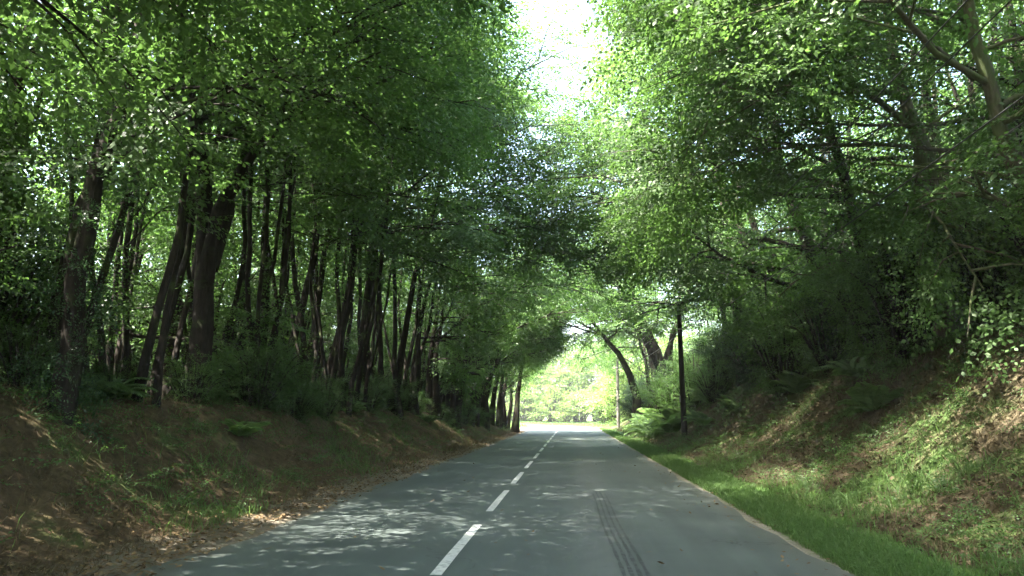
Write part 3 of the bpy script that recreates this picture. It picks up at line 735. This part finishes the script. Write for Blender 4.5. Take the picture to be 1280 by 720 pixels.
# fallen leaves along the shaded edge
n_ = 22000; Y = along(rg, n_, 3, 60, 1.7); X = -3.35 - np.abs(rg.normal(size=n_)) * .75; k = rg.random(n_) < np.where(X > -3.6, .25, 1)
X, Y = np.concatenate([X[k], rg.uniform(-3.4, 2.1, 260), 2.25 + .25 * rg.normal(size=500)]), np.concatenate([Y[k], along(rg, 260, 4, 60, 1.4), along(rg, 500, 4, 60, 1.4)]); m = len(X)
P = np.stack([X, Y, np.maximum(ground(X, Y), 0) + .012 + rg.random(m) * .02], -1); az = rg.random(m) * 6.3; l = rg.uniform(.016, .042, m)
a = np.stack([np.cos(az), np.sin(az), rg.normal(size=m) * .25], -1) * l[:, None]; b = np.stack([-np.sin(az), np.cos(az), rg.normal(size=m) * .3], -1) * l[:, None] * .45
V = np.stack([P - a, P + b, P + a, P - b], 1).reshape(-1, 3)
tag(link_mesh('fallen_leaves', quads_mesh('fallen_leaves', V, m), M['litter']), 'brown fallen leaves along the shaded road edge', kind='stuff')
n_ = 30000; Y = along(rg, n_, 4, 60, 1.7); X = rg.uniform(3.2, 9.0, n_); m = n_
P = np.stack([X, Y, ground(X, Y) + .01 + rg.random(m) * .03], -1); az = rg.random(m) * 6.3; l = rg.uniform(.018, .05, m)
a = np.stack([np.cos(az), np.sin(az), rg.normal(size=m) * .35], -1) * l[:, None]; b = np.stack([-np.sin(az), np.cos(az), rg.normal(size=m) * .4], -1) * l[:, None] * .5
V = np.stack([P - a, P + b, P + a, P - b], 1).reshape(-1, 3)
tag(link_mesh('leaf_litter', quads_mesh('leaf_litter', V, m), M['litter_dim']), 'brown leaf litter over the steep bank', kind='stuff')
# sunlit meadow grass beyond the bend
n_ = 40000; Y = rg.uniform(76, 112, n_); X = rg.uniform(-22, 8, n_)
rx = -(BEND_R - np.sqrt(np.clip(BEND_R ** 2 - np.clip(Y - BEND_Y, 0, BEND_R) ** 2, 0, None)))
dist = np.abs(np.hypot(X + BEND_R, Y - BEND_Y) - BEND_R + .65); k = dist > 3.3; X, Y = X[k], Y[k]
blades('meadow_grass', X, Y, rg.uniform(.15, .4, len(X)), rg.uniform(.03, .06, len(X)), rg, 'grass', .5)['label'] = 'sunlit long grass around the bend of the road'

# ------------------------------------------------------------------ poles and wires
def lathe_cyl(pts, rad, sides, name): 
    tb = Tubes(); tb.add(pts, rad, sides); me = tb.mesh(name)
    return me
def capped(me):
    return me
def make_pole(x, y, h, lean, mat, label, r=.1):
    base = (x, y, gz(x, y)); root = tag(empty('telephone_pole', base), label, 'telephone pole')
    t = np.linspace(0, 1, 9)
    pts = np.stack([lean * t * h, 0 * t, -.4 + t * (h + .4)], -1); rad = r * (1 - .28 * t)
    pts = np.vstack([pts, pts[-1] + [0, 0, .03], pts[-1] + [0, 0, .031]]); rad = np.append(rad, [rad[-1] * .7, .001])
    link_mesh('shaft', lathe_cyl(pts, rad, 14, 'shaft'), M[mat], root)
    for dz in (.22, .95):
        tb = Tubes(); zz = h - dz; cx = lean * zz
        tb.add([(cx - .26, 0, zz), (cx, -.11, zz + .02), (cx + .26, 0, zz)], [.022, .026, .022], 6); link_mesh('bracket', tb.mesh('bracket'), M['metal'], root)
        for sx in (-.25, .25):
            tb = Tubes(); p0 = np.array([cx + sx, 0, zz])
            tb.add([p0, p0 + [0, 0, .05], p0 + [0, 0, .055], p0 + [0, 0, .10], p0 + [0, 0, .14], p0 + [0, 0, .145]], [.012, .012, .042, .036, .026, .001], 8)
            link_mesh('insulator', tb.mesh('insulator'), M['porcelain'], root)
    tb = Tubes(); tb.add([(-.012 - r, -.02, 1.3), (-.012 - r, -.02, 1.55)], [.03, .03], 6); link_mesh('number_plate', tb.mesh('number_plate'), M['metal'], root)
    return base
p0 = make_pole(4.9, -13, 6.0, 0, 'wood', 'tarred pole carrying the near end of the overhead wires')
p1 = make_pole(4.2, 31, 5.0, -.012, 'wood', 'tall tarred black pole standing in front of the ferns', r=.115)
p2 = make_pole(3.55, 63, 5.6, 0, 'wood_grey', 'weathered pale grey pole farther on near the sunlit bend', r=.135)
def wire(a, b, sag, label):
    t = np.linspace(0, 1, 40); pts = np.outer(1 - t, a) + np.outer(t, b); pts[:, 2] -= sag * 4 * t * (1 - t)
    tb = Tubes(); tb.add(pts, np.full(40, .011), 5)
    tag(link_mesh('overhead_wire', tb.mesh('overhead_wire'), M['wire']), label, 'wire', 'overhead wires along the steep bank')
def ins(p, h, lean, dz, sx): return np.array([p[0] + lean * (h - dz) + sx, p[1], p[2] + h - dz + .06])
for dz, sx, sag, l in ((.22, -.25, .25, 'thin upper overhead wire nearer the road before the black pole'), (.22, .25, .22, 'thin upper overhead wire farther from the road before the black pole'), (.95, .25, .6, 'thin lowest overhead wire sagging to the black pole')):
    wire(ins(p0, 6.0, 0, dz, sx), ins(p1, 5.0, -.012, dz, sx), sag, l)
for dz, sx, l in ((.22, -.25, 'thin upper overhead wire nearer the road between the two poles'), (.22, .25, 'thin upper overhead wire farther from the road between the two poles'), (.95, .25, 'thin lowest overhead wire between the two poles')):
    wire(ins(p1, 5.0, -.012, dz, sx), ins(p2, 5.6, 0, dz, sx), .3, l)

# ------------------------------------------------------------------ haze volume added to lift the shadows like a lens veil
V = [(x, y, z) for z in (-6, 26) for y in (-125, 606) for x in (-405, 405)]
me = bpy.data.meshes.new('haze'); me.from_pydata(V, [], [(0, 2, 3, 1), (4, 5, 7, 6), (0, 1, 5, 4), (2, 6, 7, 3), (0, 4, 6, 2), (1, 3, 7, 5)]); me.update()
m, nt = newmat('air'); pv = N(nt, 'ShaderNodeVolumePrincipled'); pv.inputs['Color'].default_value = (.93, .96, .95, 1); pv.inputs['Density'].default_value = HAZE; pv.inputs['Anisotropy'].default_value = .3
o = N(nt, 'ShaderNodeOutputMaterial'); nt.links.new(pv.outputs[0], o.inputs['Volume'])
tag(link_mesh('haze', me, m), 'faint pale haze added to soften and lift the shadows', kind='stuff')
# ------------------------------------------------------------------ light, sky, camera
sun_dir = Vector((-.42, -.24, .875)).normalized()
W = bpy.data.worlds.new('World'); S.world = W; W.use_nodes = True
nt = W.node_tree; nt.nodes.clear()
sky = nt.nodes.new('ShaderNodeTexSky'); sky.sky_type = 'NISHITA'; sky.sun_disc = False
sky.sun_elevation = math.asin(sun_dir.z); sky.sun_rotation = math.atan2(sun_dir.x, sun_dir.y)
sky.air_density = 1.0; sky.dust_density = 5.0; sky.ozone_density = 1.0
bg = nt.nodes.new('ShaderNodeBackground'); bg.inputs[1].default_value = .15
wo = nt.nodes.new('ShaderNodeOutputWorld'); nt.links.new(sky.outputs[0], bg.inputs[0]); nt.links.new(bg.outputs[0], wo.inputs[0])
sl = bpy.data.lights.new('sun', 'SUN'); sl.energy = 5.0; sl.angle = R(.53); sl.color = (1, .95, .86)
so = bpy.data.objects.new('sun', sl); COL.objects.link(so); so.rotation_euler = (-sun_dir).to_track_quat('-Z', 'Y').to_euler()
cam = bpy.data.cameras.new('camera'); co = bpy.data.objects.new('camera', cam); COL.objects.link(co)
cam.sensor_width = 36; cam.lens = 28.24; cam.clip_start = .05; cam.clip_end = 2000
co.location = (0, 0, 1.3); co.rotation_euler = (R(98.89), 0, R(4.22))
S.camera = co
